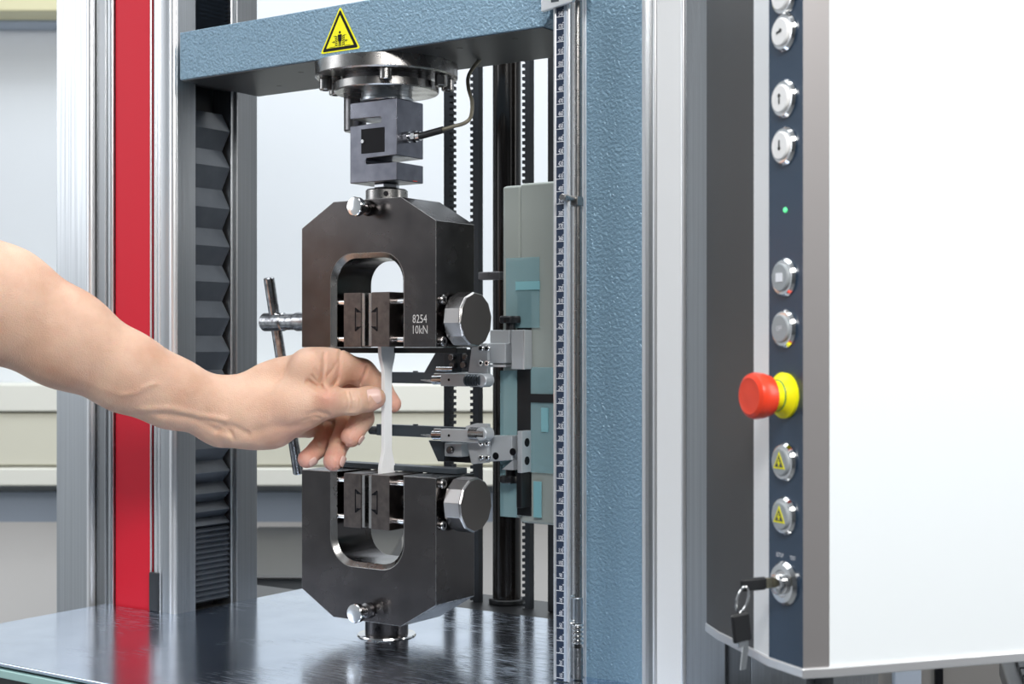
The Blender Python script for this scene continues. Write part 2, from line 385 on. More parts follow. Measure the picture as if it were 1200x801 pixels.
for s in (-1, 1):
    for k in range(5):
        z = 1.0+k*1.9
        pp([(s*3.0, z), (s*5.2, z+1.2 if s < 0 else z+1.2), (s*5.2, z+2.0), (s*3.0, z+.9)][::s])
    pp([(s*2.9, .8), (s*3.15, .8), (s*3.15, 10.2), (s*2.9, 10.2)]); pp([(s*5.1, .8), (s*5.35, .8), (s*5.35, 10.2), (s*5.1, 10.2)])
    pp([(s*5.8, 5.2), (s*7.2, 6.5), (s*7.2, 5.5), (s*9, 5.5), (s*9, 4.9), (s*7.2, 4.9), (s*7.2, 3.9)][::s])
    pp([(s*5.3, .8), (s*12, .8), (s*12, 1.1), (s*5.3, 1.1)]); pp([(s*5.3, 10.0), (s*7.2, 10.0), (s*7.2, 10.3), (s*5.3, 10.3)])
obj('sign_pictogram', pm, M['ink'], w, smooth=0)

# ------------------------------------------------------------------ flange, load cell
t = thing('mounting_flange', 'round steel mounting flange bolted under the crosshead', 'flange', (0, 0, .512))
obj('flange_disc', MB().rev((0, 0, .4995), (0, 0, 1), [(0, .0625), (.0012, .064), (.0122, .064)], 72), M['steel'], t)
obj('flange_step', MB().rev((0, 0, .4945), (0, 0, 1), [(0, .040), (.005, .040)], 48), M['steel_dark'], t)
obj('lower_disc', MB().rev((0, 0, .4868), (0, 0, 1), [(0, .0462), (.001, .0472), (.0077, .0472)], 64), M['steel'], t)
obj('neck', MB().rev((0, 0, .4782), (0, 0, 1), [(0, .0225), (.001, .0238), (.0035, .0238), (.0042, .0228), (.009, .0228)], 48), M['zinc'], t)
for an in (-52, 10, 36, 216, 188, 128):
    a = math.radians(an); x, y = .0550*math.cos(a), .0545*math.sin(a)
    bo = obj('bolt', MB().cyl((x, y, .4895), (x, y, .4998), .0056, 20, ch=.0007), M['steel'], t)
    obj('bolt_socket', MB().cyl((x, y, .4890), (x, y, .4896), .0027, 6), M['ink'], bo)
obj('stop_cylinder', MB().cyl((-.0455, .010, .4575), (-.0455, .010, .5000), .0105, 28, ch=.001), M['steel_dark'], t)

t = thing('load_cell', 'steel S-shaped load cell hanging between flange and upper grip', 'load cell', (0, 0, .4055))
z0, z1 = .4058, .4780
S = [(-.0268, z0), (.0268, z0), (.0268, .4218), (-.0075, .4222), (-.0088, .4245), (-.0075, .4272), (.0268, .4278), (.0268, z1), (-.0268, z1),
     (-.0268, .4635), (.0085, .4628), (.0100, .4605), (.0085, .4580), (-.0268, .4572)]
obj('cell_body', MB().prism(S, -.0192, .0192, FXZ), M['cell'], t, bevel=.0007)
obj('cell_window', MB().prism([(-.0135, .4315), (.0132, .4315), (.0132, .4535), (-.0135, .4535)], -.0196, -.0188, FXZ), M['ink'], t, bevel=.0003)
obj('window_screw', MB().cyl((-.0115, -.0204, .4425), (-.0115, -.0194, .4425), .0017, 12), M['chrome'], t)
obj('red_mark', MB().box(.0266, .02695, .004, .010, .4068, .4073), M['btn_red'], t)
gl = MB().cyl((.0268, -.006, .4445), (.031, -.006, .4445), .0050, 6)
for k in range(3): gl.cyl((.031+k*.0042, -.006, .4445), (.0348+k*.0042, -.006, .4445), (.0040, .0052, .0040)[k], (16, 6, 16)[k])
obj('cable_gland', gl, M['chrome'], t)
obj('spigot_nut', MB().cyl((0, 0, .4012), (0, 0, .4056), .0118, 6, ch=.0008, phase=.2), M['zinc'], t, bevel=.0004)
# cable of the load cell
def bez(p, n=40):
    p = [Vector(q) for q in p]; out = []
    for i in range(len(p)-1):
        a = p[i-1] if i else p[0]*2-p[1]; b, c = p[i], p[i+1]; d = p[i+2] if i+2 < len(p) else c*2-b
        for k in range(n//len(p)):
            u = k/(n//len(p)); out.append(.5*((2*b)+(-a+c)*u+(2*a-5*b+4*c-d)*u*u+(-a+3*b-3*c+d)*u**3))
    return out+[p[-1]]
t = thing('sensor_cable', 'thin sensor cable looping from the load cell up to the crosshead', 'cable', (.05, 0, .45))
obj('cable_boot', MB().tube([(.0425, -.006, .4445), (.052, -.006, .4458), (.068, -.006, .4480)], .0031, 14), M['black'], t)
cp = bez([(.067, -.006, .4480), (.080, -.006, .4500), (.0905, -.005, .4520), (.0935, .000, .4580), (.089, .008, .4720), (.081, .014, .4850), (.0775, .018, .4960), (.080, .022, .5050), (.085, .026, .5125)], 60)
obj('cable_sheath', MB().tube(cp, .0017, 10), M['cable'], t)

# ------------------------------------------------------------------ grips
def grip(base, s, label, upper):
    t = thing('test_grip', label, 'grip', (0, 0, base), 0, 'steel grips holding the specimen')
    Zm = lambda z: base+s*z
    post = lambda co: Vector((co.x, co.y, Zm(co.z)))
    a, b = .0770, .028
    def outline(h, top, r):
        arch = [(-h, 0)]
        for k in range(9):
            an = math.pi-k*math.pi/16; arch.append((-h+r+r*math.cos(an), top-r+r*math.sin(an)))
        for k in range(9):
            an = math.pi/2-k*math.pi/16; arch.append((h-r+r*math.cos(an), top-r+r*math.sin(an)))
        arch.append((h, 0))
        out = [(a, 0), (a, .1086), (.0387, .1308), (-.0387, .1308), (-a, .1086), (-a, 0)]
        return arch+out
    m = MB()
    rings = []
    for y, h, top, r in ((-b, .0420, .0834, .025), (-b+.0042, .0378, .0792, .022), (b-.0042, .0378, .0792, .022), (b, .0420, .0834, .025)):
        rings.append([(x, y, z) for x, z in outline(h, top, r)])
    m.loops(rings)
    for f in m.bm.faces:
        ys = [v.co.y for v in f.verts]; xs = [abs(v.co.x) for v in f.verts]
        if max(xs) < .05 and min(ys) < -.02 and max(ys) < -.02 and len(f.verts) == 4 and abs(max(ys)-min(ys)) > .001: f.material_index = 1
    gb = obj('grip_body', m, [M['gunmetal'], M['steel']], t, post=post, smooth=30, bevel=.00045)
    gb.modifiers['bevel'].material = 1             # edge highlight painted in bright steel, as on worn edges
    obj('guard_plate', MB().box(-.0745, .0725, .008, .0235, -.0052, -.0002), M['bracket_dark'] if not upper else M['black'], t, post=post, bevel=.0006)
    # jaws with dovetail inserts
    for q in (-1, 1):
        x0, x1 = (.0058, .0262)
        jb = obj('jaw_block', MB().box(*sorted((q*x0, q*x1)), -.0285, .020, .0006, .0486), M['jaw'], t, post=post, bevel=.0005)
        # face insert: flat strip with the dovetail outline on the front
        obj('jaw_insert', MB().box(*sorted((q*.0021, q*.0057)), -.0278, .0195, .0012, .0480), M['steel'], t, post=post, bevel=.0004)
        d = MB(); yf = -.0288
        z_a, z_b = .0145, .0350
        pts = [(.0062, z_a+.004), (.0125, z_a), (.0125, z_b), (.0062, z_b-.004)]
        for (ax, az), (bx, bz) in zip(pts[:-1], pts[1:]):
            v = Vector((bx-ax, bz-az)).normalized(); n = Vector((-v.y, v.x))*.00045
            d.prism([(q*(ax+n.x), az+n.y), (q*(bx+n.x), bz+n.y), (q*(bx-n.x), bz-n.y), (q*(ax-n.x), az-n.y)], yf, yf+.0004, FXZ)
        for zz, dz in ((z_a+.004, -.0035), (z_b-.004, .0035)):
            d.prism([(q*.0062, zz), (q*.0110, zz), (q*.0118, zz+dz)], yf-.0001, yf+.0003, FXZ)
        obj('dovetail', d, M['ink'], jb, post=post, smooth=0)
        for z in (.0075, .0404):
            for y in (-.020, .012):
                obj('guide_rod', MB().cyl((q*.0258, y, z), (q*.0385, y, z), .0030, 18), M['chrome'], t, post=post)
        obj('clamp_screw', MB().cyl((q*.0258, -.002, .0241), (q*.0385, -.002, .0241), .0095, 24), M['black'], t, post=post)
    # knob on the right side
    kc = .0241
    kn = obj('clamp_knob', MB().rev((.0800, 0, kc), (1, 0, 0), [(0, .0222), (.0016, .0240), (.0178, .0240), (.0196, .0226)], 12, phase=.13), [M['knob_side'], M['knob_face']], t, post=post, smooth=10, bevel=.0006)
    kn.data.polygons[-1].material_index = 1
    for p in kn.data.polygons:
        if len(p.vertices) > 6 and p.center.x > .09: p.material_index = 1
    obj('knob_shaft', MB().cyl((.0768, 0, kc), (.0805, 0, kc), .0165, 32), M['steel'], t, post=post)
    for z in (.0055, .0410):
        sc = obj('socket_screw', MB().rev((.0768, -.0195, z), (1, 0, 0), [(0, .0043), (.0022, .0043), (.003, .0036)], 20), M['steel'], t, post=post)
        obj('screw_socket', MB().cyl((.0797, -.0195, z), (.0800, -.0195, z), .0019, 6), M['ink'], sc, post=post)
    # locking pin on the front
    pz = .1230 if upper else .1205
    obj('pin_bush', MB().rev((0.002, -.0277, pz), (0, -1, 0), [(0, .0072), (.004, .0066), (.0046, .0055)], 28), M['gunmetal'] if upper else M['steel_dark'], t, post=post)
    pin = obj('locking_pin', MB().rev((.002, -.0300, pz), (0, -1, 0), [(0, .0032), (.0035, .0032), (.0045, .0048), (.0075, .0048), (.0085, .0034), (.0105, .0034), (.0112, .0078), (.0120, .0084), (.0168, .0084), (.0176, .0078), (.0179, .0060)], 36), M['chrome'], t, post=post)
    # round neck beyond the body
    if upper:
        obj('grip_neck', MB().rev((0, 0, .1305), (0, 0, 1), [(0, .0190), (.0100, .0190), (.0112, .0178)], 40), M['steel'], t, post=post)
        obj('neck_hole', MB().cyl((.0115, -.0152, .1365), (.0121, -.0158, .1365), .0022, 12), M['ink'], t, post=post)
    else:
        obj('grip_neck', MB().rev((0, 0, .1305), (0, 0, 1), [(0, .0195), (.0148, .0195)], 40), M['gunmetal'], t, post=post)
        obj('neck_hole', MB().cyl((.0052, -.0188, .1385), (.0054, -.0198, .1385), .0021, 12), M['ink'], t, post=post)
    if upper:
        obj('handle_socket', MB().rev((-.0768, 0, kc), (-1, 0, 0), [(0, .0090), (.004, .0090), (.005, .0078), (.014, .0078), (.015, .0086), (.031, .0090), (.032, .0078), (.048, .0078), (.049, .0088), (.0725, .0088), (.074, .0076)], 32), M['worn_chrome'], t, post=post)
        obj('tommy_bar', MB().cyl((-.137, -.0082, .0662), (-.137, .033, -.1231), .0052, 20, ch=.001), M['worn_chrome'], t, post=post)
        tx = text_mb([('8254', .0098, (.0595, -.02812, base+.0243), (1, 0, 0), (0, 0, 1)), ('10kN', .0098, (.0595, -.02812, base+.0150), (1, 0, 0), (0, 0, 1))])
        obj('engraved_text', tx, M['engrave'], t, smooth=0, fix=False)
    else:
        obj('hex_stub', MB().cyl((-.0768, 0, kc), (-.084, 0, kc), .0085, 6), M['steel_dark'], t, post=post, bevel=.0005)
    return t
grip(.2586, 1, 'dark burnished steel upper grip with T-bar handle and engraved number', True)
grip(.1470, -1, 'dark burnished steel lower grip standing on the bed', False)

# ------------------------------------------------------------------ specimen
sp = []
zs = [.1435, .152, .158, .164, .170, .178, .186, .22, .234, .240, .246, .252, .258, .2620]
def hw(z):
    u = min(1, max(0, (abs(z-.2016)-.033)/.020))
    return .0053+.0047*u*u*(3-2*u)
zz = [.118+(.288-.118)*i/60 for i in range(61)]
m = MB(); m.loops([[(-.002, -hw(z), z), (.002, -hw(z), z), (.002, hw(z), z), (-.002, hw(z), z)] for z in zz])
tag(obj('test_specimen', m, M['specimen'], smooth=25, bevel=.0003), 'white plastic dog-bone specimen held upright between the grips', 'specimen')

# ------------------------------------------------------------------ extensometer
t = thing('extensometer_housing', 'grey-green extensometer housing with blue film behind the ruler', 'housing', (.1, .12, .095))
yh = .100
Xh = lambda px, y=yh: XY(px, y)
zt, zb = .4105, .096
obj('housing_body', MB().box(Xh(609), .175, yh, .150, zb, zt), M['housing'], t, bevel=.003)
obj('housing_side', MB().box(Xh(587), Xh(608.3), yh+.002, .150, zb+.004, zt-.001), M['housing'], t, bevel=.003)
obj('slot', MB().box(Xh(607), Xh(623), yh-.0012, yh+.002, zy(603, 1.34), zy(343, 1.34)), M['black'], t)
obj('blue_film', MB().box(Xh(595), Xh(634), yh-.0030, yh-.0022, zy(384, 1.34), zy(302, 1.34)), M['film'], t)
obj('blue_film', MB().box(Xh(624), .150, yh-.0030, yh-.0022, zy(553, 1.33), zy(430, 1.33)), M['film'], t)
obj('blue_film', MB().box(Xh(587.5), Xh(607), yh-.0020, yh-.0012, zy(606, 1.34), zy(434, 1.34)), M['film'], t)
obj('cyan_strip', MB().box(Xh(607), Xh(635), yh-.0040, yh-.0032, zy(340, 1.34), zy(330, 1.34)), M['cyan'], t)
obj('cyan_strip', MB().box(Xh(637), Xh(645), yh-.0042, yh-.0032, zy(505, 1.33), zy(477, 1.33)), M['cyan'], t)
obj('cyan_strip', MB().box(Xh(628), Xh(637), yh-.0042, yh-.0032, zy(605, 1.33), zy(563, 1.33)), M['cyan'], t)
obj('housing_gap', MB().box(Xh(624), .1755, yh-.0046, yh-.0030, zy(471, 1.33), zy(461, 1.33)), M['black'], t)
obj('link_bar', MB().box(Xh(563, .13), Xh(588, .13), .126, .134, zy(327, 1.38), zy(317.5, 1.38)), M['steel_dark'], t, bevel=.001)

def carriage(upper):
    lab = ('grey upper extensometer arm carriage with black knob on top' if upper else
           'grey lower extensometer arm carriage with black knob underneath')
    s = 1 if upper else -1
    zc = .2285 if upper else .1768                 # arm height
    t = thing("extensometer_carriage", lab, 'extensometer', (.09, .0900, zc), 0, 'extensometer carriages behind the grips')
    Y = .0900
    X = lambda px, y=Y: XY(px, y)
    if upper:
        zb0, zb1 = zy(433, 1.30), zy(386, 1.30)
        obj('mount_block', MB().box(X(599, .083), X(613, .083), .083, .0985, zb0, zb1), M['bracket'], t, bevel=.0008)
        obj('rail_edge', MB().box(X(612.6, .0825), X(614.4, .0825), .0825, .0840, zb0, zb1), M['alu_light'], t, bevel=.0003)
        obj('top_block', MB().box(X(577), X(600), .0860, .1050, zy(403, 1.3), zy(386, 1.3)), M['bracket'], t, bevel=.0008)
        obj('beam', MB().box(X(570), X(599.5), .0800, .1000, zy(426, 1.3), zy(402, 1.3)), M['bracket'], t, bevel=.0008)
        obj('beam_rail', MB().box(X(573), X(599.5), .0800, .1000, zy(430.5, 1.3), zy(427.5, 1.3)), M['alu_light'], t, bevel=.0005)
        kz = zb1
    else:
        zb0, zb1 = zy(556, 1.30), zy(506, 1.30)
        obj('mount_block', MB().box(X(606, .082), X(611.5, .082), .082, .0985, zb0, zb1), M['bracket'], t, bevel=.0008)
        for py in (521, 543):
            xx = X(611.5, .082); obj('bore', MB().cyl((xx-.0002, .0905, zy(py, 1.29)), (xx+.0003, .0905, zy(py, 1.29)), .0040, 18), M['ink'], t)
        obj('beam', MB().prism([(X(574), zy(545, 1.3)), (X(607), zy(541, 1.3)), (X(607), zy(512, 1.3)), (X(574), zy(514, 1.3))], .0800, .1000, FXZ), M['bracket'], t, bevel=.0008)
        obj('gusset', MB().prism([(X(594), zy(553, 1.3)), (X(607), zy(553, 1.3)), (X(607), zy(541, 1.3))], .0820, .0900, FXZ), M['bracket'], t)
        obj('lower_block', MB().box(X(605, .084), X(611, .084), .084, .0985, zy(598, 1.3), zb0), M['black'], t, bevel=.0008)
        kz = zy(553, 1.3)
    # star knob
    kx = X(596); ky = .0930
    obj('knob_stem', MB().cyl((kx, ky, kz), (kx, ky, kz+s*.012), .0045, 16), M['black'], t)
    st = MB(); rings = []
    for dz, sc in ((.0065, .9), (.0078, 1), (.0118, 1), (.0130, .88)):
        rings.append([(kx+sc*r*math.cos(a), ky+sc*r*math.sin(a), kz+s*dz) for a, r in [(2*math.pi*i/48, .0098+.0013*math.cos(6*2*math.pi*i/48)) for i in range(48)]])
    st.loops(rings); obj('star_knob', st, M['black'], t)
    # vertical plate with four screws
    o = .0795
    if upper: pl = [(X(552, o), zy(440, 1.29)), (X(556, o), zy(408, 1.29)), (X(561, o), zy(402, 1.29)), (X(575, o), zy(402, 1.29)), (X(575, o), zy(450, 1.29)), (X(563, o), zy(450, 1.29))]
    else: pl = [(X(549, o), zy(503, 1.29)), (X(561, o), zy(499, 1.29)), (X(575, o), zy(499, 1.29)), (X(575, o), zy(546, 1.29)), (X(556, o), zy(549, 1.29)), (X(551, o), zy(525, 1.29))]
    obj('end_plate', MB().prism(pl, .0745, .0795, FXZ), M['bracket'], t, bevel=.0006)
    for py in ((408, 426) if upper else (523, 540)):
        for px in (565, 572):
            x, z = X(px, .0745), zy(py, 1.285)
            sc = obj('socket_screw', MB().cyl((x, .0748, z), (x, .0718, z), .0028, 16, ch=.0004), M['chrome'], t)
            obj('screw_socket', MB().cyl((x, .0718, z), (x, .0716, z), .0013, 6), M['ink'], sc)
    yr = .0600 if upper else .0580
    # front arm with sharp tip
    ya, yb2 = .0640, .0730
    xa, xb = X(516, ya), X(562, ya)
    zt2 = zc+.0060; zb2 = zc-.0060
    fa = MB().box(xa, xb, ya, yb2, zb2, zt2)
    obj('sensor_arm', fa, M['bracket'], t, bevel=.0008)
    obj('arm_hole', MB().cyl((X(526, ya), ya-.0002, zc), (X(526, ya), ya+.001, zc), .0013, 10), M['ink'], t)
    obj('tip_holder', MB().cyl((xa+.001, .0685, zc), (xa-.012, .0685, zc-.0005), .0045, 16, ch=.0008), M['chrome'], t)
    obj('tip_holder', MB().cyl((xa-.002, .0685, zc+.004), (xa-.010, .0685, zc+.004), .0020, 12), M['steel'], t)
    obj('knife_edge', MB().loops([[(xa-.010, .0645, zc-.003), (xa-.010, .0725, zc-.003), (xa-.010, .0725, zc+.0), (xa-.010, .0645, zc+.0)],
                                  [(xa-.026, .0675, zc-.001), (xa-.026, .0695, zc-.001), (xa-.026, .0695, zc-.0004), (xa-.026, .0675, zc-.0004)]]), M['steel'], t)
    # spring / pivot at the end of the arm
    pv = MB(); x = X(556, ya)
    if upper:
        for k in range(6): pv.rev((X(545+3.2*k, .0600), .0620, zc), (1, 0, 0), [(0, .0050), (.0012, .0054), (.0022, .0050)], 18)
        obj('coil_spring', pv, M['bracket_dark'], t)
    else:
        obj('pivot_tube', MB().cyl((X(552, .0640), .0640, zc+.003), (X(570, .0640), .0640, zc+.003), .0058, 20), M['steel'], t)
    pc = obj('pivot_cap', MB().cyl((X(568.5, .0660), .0725, zc+(0 if upper else .003)), (X(568.5, .0660), .0590, zc+(0 if upper else .003)), .0062, 24, ch=.0008), M['bracket'], t)
    # rear arm reaching behind the specimen
    xe = X(441 if not upper else 446, .0920)
    obj('sensor_arm', MB().box(xe, X(552, .0920), .0920, .1000, zc-.0050, zc+.0060), M['bracket_dark'], t, bevel=.0006)
    obj('roller_tip', MB().cyl((xe, .0960, zc-.0005), (xe-.011, .0960, zc-.0005), .0042, 16, ch=.0006), M['black'], t)
    obj('arm_screw', MB().cyl((X(484, .0920), .0960, zc+.006), (X(484, .0920), .0960, zc+.0072), .0026, 12), M['bracket_dark'], t)
    # angled cheek and black motor block between the arms
    if upper:
        obj('cheek_plate', MB().prism([(X(497, .0850), zy(439, 1.33)), (X(512, .0850), zy(412, 1.33)), (X(523, .0850), zy(412, 1.33)), (X(523, .0850), zy(439, 1.33))], .0835, .0865, FXZ), M['bracket_dark'], t, bevel=.0005)
        obj('actuator_block', MB().box(X(521, .0820), X(542, .0820), .0800, .1020, zy(437, 1.32), zy(412, 1.32)), M['bracket_dark'], t, bevel=.001)
        obj('actuator_block', MB().box(X(541, .0770), X(556, .0770), .0770, .0940, zy(436, 1.31), zy(409, 1.31)), M['bracket_dark'], t, bevel=.001)
        for px, py in ((529, 419), (545, 418), (543, 428), (530, 429)):
            obj('socket_screw', MB().cyl((X(px, .0760), .0815, zy(py, 1.31)), (X(px, .0760), .0745, zy(py, 1.31)), .0030, 16, ch=.0004), M['steel_dark'], t)
        obj('cross_pin', MB().cyl((X(512, .0750), .0750, zy(433, 1.31)), (X(531, .0750), .0750, zy(433, 1.31)), .0022, 12), M['chrome'], t)
    else:
        obj('cheek_plate', MB().prism([(X(503, .0800), zy(520, 1.32)), (X(521, .0800), zy(520, 1.32)), (X(521, .0800), zy(545, 1.32)), (X(514, .0800), zy(545, 1.32))], .0785, .0815, FXZ), M['bracket_dark'], t, bevel=.0005)
        obj('sensor_block', MB().box(X(520, .0750), X(540, .0750), .0760, .0920, zy(539, 1.31), zy(523, 1.31)), M['bracket'], t, bevel=.0008)
        obj('socket_screw', MB().cyl((X(528, .0750), .0770, zy(531, 1.31)), (X(528, .0750), .0725, zy(531, 1.31)), .0036, 16, ch=.0004), M['steel_dark'], t)
        obj('actuator_block', MB().box(X(521, .0900), X(552, .0900), .0880, .1020, zy(545, 1.33), zy(519, 1.33)), M['black'], t, bevel=.001)
        for px, py in ((581, 538), (601, 532)):
            yy = .0800 if px < 605 else .0750
            obj('bore', MB().cyl((X(px, yy), yy+.0002, zy(py, 1.29)), (X(px, yy), yy-.0003, zy(py, 1.29)), .0034, 18), M['ink'], t)
carriage(True); carriage(False)

# ------------------------------------------------------------------ belts, tube and rack behind
def belt(px, w, right_teeth, lab, y=.19):
    x0, x1 = XY(px-w/2, y), XY(px+w/2, y)
    m = MB().box(x0, x1, y-.004, y+.004, -.002, .62)
    z = .0
    while z < .60:
        xs = (x1, x1+.0032) if right_teeth else (x0-.0032, x0)
        m.box(xs[0]-.0002, xs[1], y-.004, y+.004, z, z+.0034); z += .0064
    tag(obj('toothed_belt', m, M['rubber'], smooth=0), lab, 'belt', 'toothed belts hanging behind the grips')
belt(526, 6.5, True, 'black toothed belt just right of the load cell, hanging behind it')
belt(560, 6.5, False, 'black toothed belt beside the glossy black tube')
x = XY(594, .20)
t = thing('guide_tube', 'thick glossy black vertical tube behind the extensometer housing', 'tube', (x, .20, 0))
obj('tube_body', MB().cyl((x, .20, -.0015), (x, .20, .68), .0145, 40), M['glossy_black'], t)
obj('tube_foot', MB().cyl((x, .20, -.0015), (x, .20, .004), .0185, 40, ch=.001), M['black'], t)
belt(620.5, 5.5, False, 'narrow black toothed belt between the glossy black tube and the ruler')
tag(obj('support_post', MB().box(XY(641, .18), XY(668, .18), .18, .21, -.0015, .66), M['black'], bevel=.002), 'flat black rear post seen beside the ruler', 'post')

# ------------------------------------------------------------------ ruler and limit rod
yR = -.066
X = lambda px: XY(px, yR)
t = thing('scale_ruler', 'tall aluminium ruler with white numbers on navy, left of the blue panel', 'ruler', (X(657), yR, 0))
Z0, Z1 = .0008, .62
obj('ruler_profile', MB().box(X(648.2), X(664), yR+.0006, yR+.0030, Z0, Z1), M['alu_light'], t, bevel=.0005)
obj('ruler_rib', MB().cyl((X(649.8), yR+.001, Z0), (X(649.8), yR+.001, Z1), .0013, 10), M['alu_light'], t)
obj('ruler_rib', MB().cyl((X(665.8), yR+.001, Z0), (X(665.8), yR+.001, Z1), .0013, 10), M['alu_light'], t)
obj('ruler_band', MB().box(X(652.0), X(660.8), yR, yR+.001, Z0, Z1), M['ruler_blue'], t)
obj('ruler_margin', MB().box(X(660.8), X(663.6), yR-.0001, yR+.001, Z0, Z1), M['wall_blue'], t)
lines = []; tk = MB()
depR = (Vector((X(657), yR, 0))-Vector((CX, CY, 0))).dot(VD)
z300, k = zy(370.3, depR), None
z20 = zy(779.5, depR); k = (z300-z20)/280
x0, x1 = X(652.0), X(660.8)
for n in range(10, 620, 10):
    z = z20+(n-20)*k
    if z > Z1-.01 or z < Z0: continue
    tk.box(x0, x1, yR-.0002, yR, z-.0002, z+.0002)
    tk.box(x1-.0012, x1, yR-.0002, yR, z+k*5-.0002, z+k*5+.0002)
    lines.append((str(n), .0047, ((x0+x1)/2+.0008, yR-.0003, z+.0021), (1, 0, 0), (0, 0, 1)))
obj('tick_marks', tk, M['print'], t, smooth=0)
obj('ruler_numbers', text_mb(lines), M['print'], t, smooth=0, fix=False)
t = thing('limit_switch_rod', 'slim steel limit rod with collars and spring beside the ruler', 'rod', (X(676), -.055, 0))
yr = -.052
Xq = lambda px: XY(px, yr)
def vstrip(name, p0, p1, y, th, m): obj(name, MB().box(XY(p0, y), XY(p1, y), y, y+th, .0008, .62), m, t, bevel=.0003)
vstrip('rail', 666, 672, -.046, .004, M['alu_dark'])
vstrip('rail_edge', 671, 672.8, -.048, .0015, M['alu_light'])
obj('rod', MB().cyl((Xq(677), yr, .03), (Xq(677), yr, .62), .0031, 16), M['steel'], t)
vstrip('backing_rail', 672, 684, -.042, .004, M['alu_dark'])
vstrip('rail_edge', 681.8, 684.2, -.0435, .0015, M['alu_light'])
def zr(y): return zy(y, 1.135)
obj('sleeve', MB().cyl((Xq(677), yr, .001), (Xq(677), yr, zr(755)), .0042, 18), M['steel'], t)
cs = MB()
for i in range(5): cs.rev((Xq(677), yr, zr(752-5.2*i)), (0, 0, 1), [(0, .0036), (.0008, .0046), (.0018, .0046), (.0026, .0036)], 18)
obj('coil_spring', cs, M['chrome'], t)
obj('collar', MB().cyl((Xq(677), yr, zr(727)), (Xq(677), yr, zr(697)), .0040, 18, ch=.0006), M['zinc'], t)
obj('collar_screw', MB().cyl((Xq(675), yr-.003, zr(724.5)), (Xq(672.5), yr-.007, zr(724.5)), .0016, 10), M['chrome'], t)
obj('collar_screw', MB().cyl((Xq(675), yr-.003, zr(696)), (Xq(672.5), yr-.007, zr(696)), .0016, 10), M['chrome'], t)
zsn = zr(236)
lv = obj('stop_collar', MB().box(Xq(670), Xq(681), yr-.0055, yr+.004, zsn-.0045, zsn+.0030), M['steel'], t, bevel=.0008)
obj('clamp_pin', MB().cyl((Xq(675), yr-.003, zsn+.0005), (X(666), yr-.0230, zsn+.0005), .0028, 16, ch=.0005), M['steel'], lv)
t = thing('ruler_clip', 'bright metal clip bracket holding the ruler top beside the crosshead end', 'bracket', (X(660), -.07, .54))
zq = zy(14, 1.125)
obj('clip_plate', MB().prism([(X(640), zq-.0012), (X(676), zq+.003), (X(680), zq+.006), (X(680), zq+.05), (X(640), zq+.05)], yR-.0075, yR-.0035, FXZ), M['alu_light'], t, bevel=.0008)
obj('clip_flange', MB().box(X(668), X(680), yR-.0038, yR+.012, zq+.008, zq+.05), M['alu_light'], t, bevel=.0006)
obj('clip_window', MB().box(X(652), X(661), yR-.0079, yR-.0075, zy(7, 1.125), zy(-6, 1.125)), M['bracket_dark'], t)

# ------------------------------------------------------------------ control console
t = thing('control_console', 'white and graphite control console with push buttons at the right', 'control panel', CW(.22, .9, .07), YAW)
zb, ztop = CZ-.1913+.006, .66
P = [(.1302, .966), (.1345, .938), (.1419, .909), (.1480, .884)]
L1 = (.1480, .884); L2 = (.1532, .861); N2 = (.1673, .830); T2 = (.1834, .834)
R1 = (.44, .920); R2 = (.44, 1.02); B0 = (.20, 1.02)
def cprism(poly, z0, z1):
    return MB().loops([[CW(a, b, z0) for a, b in poly], [CW(a, b, z1) for a, b in poly]])
def slab(p, q, th=.003):                            # vertical plate between two plan points, thickness inward
    v = Vector((q[0]-p[0], q[1]-p[1])).normalized(); n = Vector((-v.y, v.x))*th   # inward = to the left of p->q
    return [p, q, (q[0]+n.x, q[1]+n.y), (p[0]+n.x, p[1]+n.y)]
core = [(.1342, .966), (.1385, .938), (.1455, .911), (.1510, .886), (.1562, .863), (.1692, .834), (.1834, .838), (.4380, .924), R2, B0]
obj('console_body', cprism(core, zb, ztop), M['graphite'], t)
side = P+[(.1510, .8852), (.1455, .911), (.1385, .938), (.1340, .966)]
obj('graphite_side', cprism(side, zb, ztop), M['graphite'], t, smooth=40)
obj('silver_strip', cprism(slab(L1, L2, .0028), zb, ztop), M['alu_lit'], t)
nv = obj('button_panel', cprism(slab(L2, N2, .0026), zb, ztop), M['navy'], t)
obj('taupe_edge', cprism([N2, T2, (.1834, .8375), (.1690, .8335)], zb, ztop), M['taupe'], t)
obj('white_front', cprism([T2, R1, (.44, .9230), (.1834, .8372)], zb, ztop), M['console_white'], t)
rim = [(.1292, .968), (.1335, .9375), (.1409, .9085), (.1470, .8835), (.1522, .8600), (.1668, .8285), (.1840, .8322), (.4410, .9185), (.4410, 1.022), (.20, 1.022)]
obj('bottom_rim', cprism(rim, zb-.006, zb), M['alu_light'], t, bevel=.001)
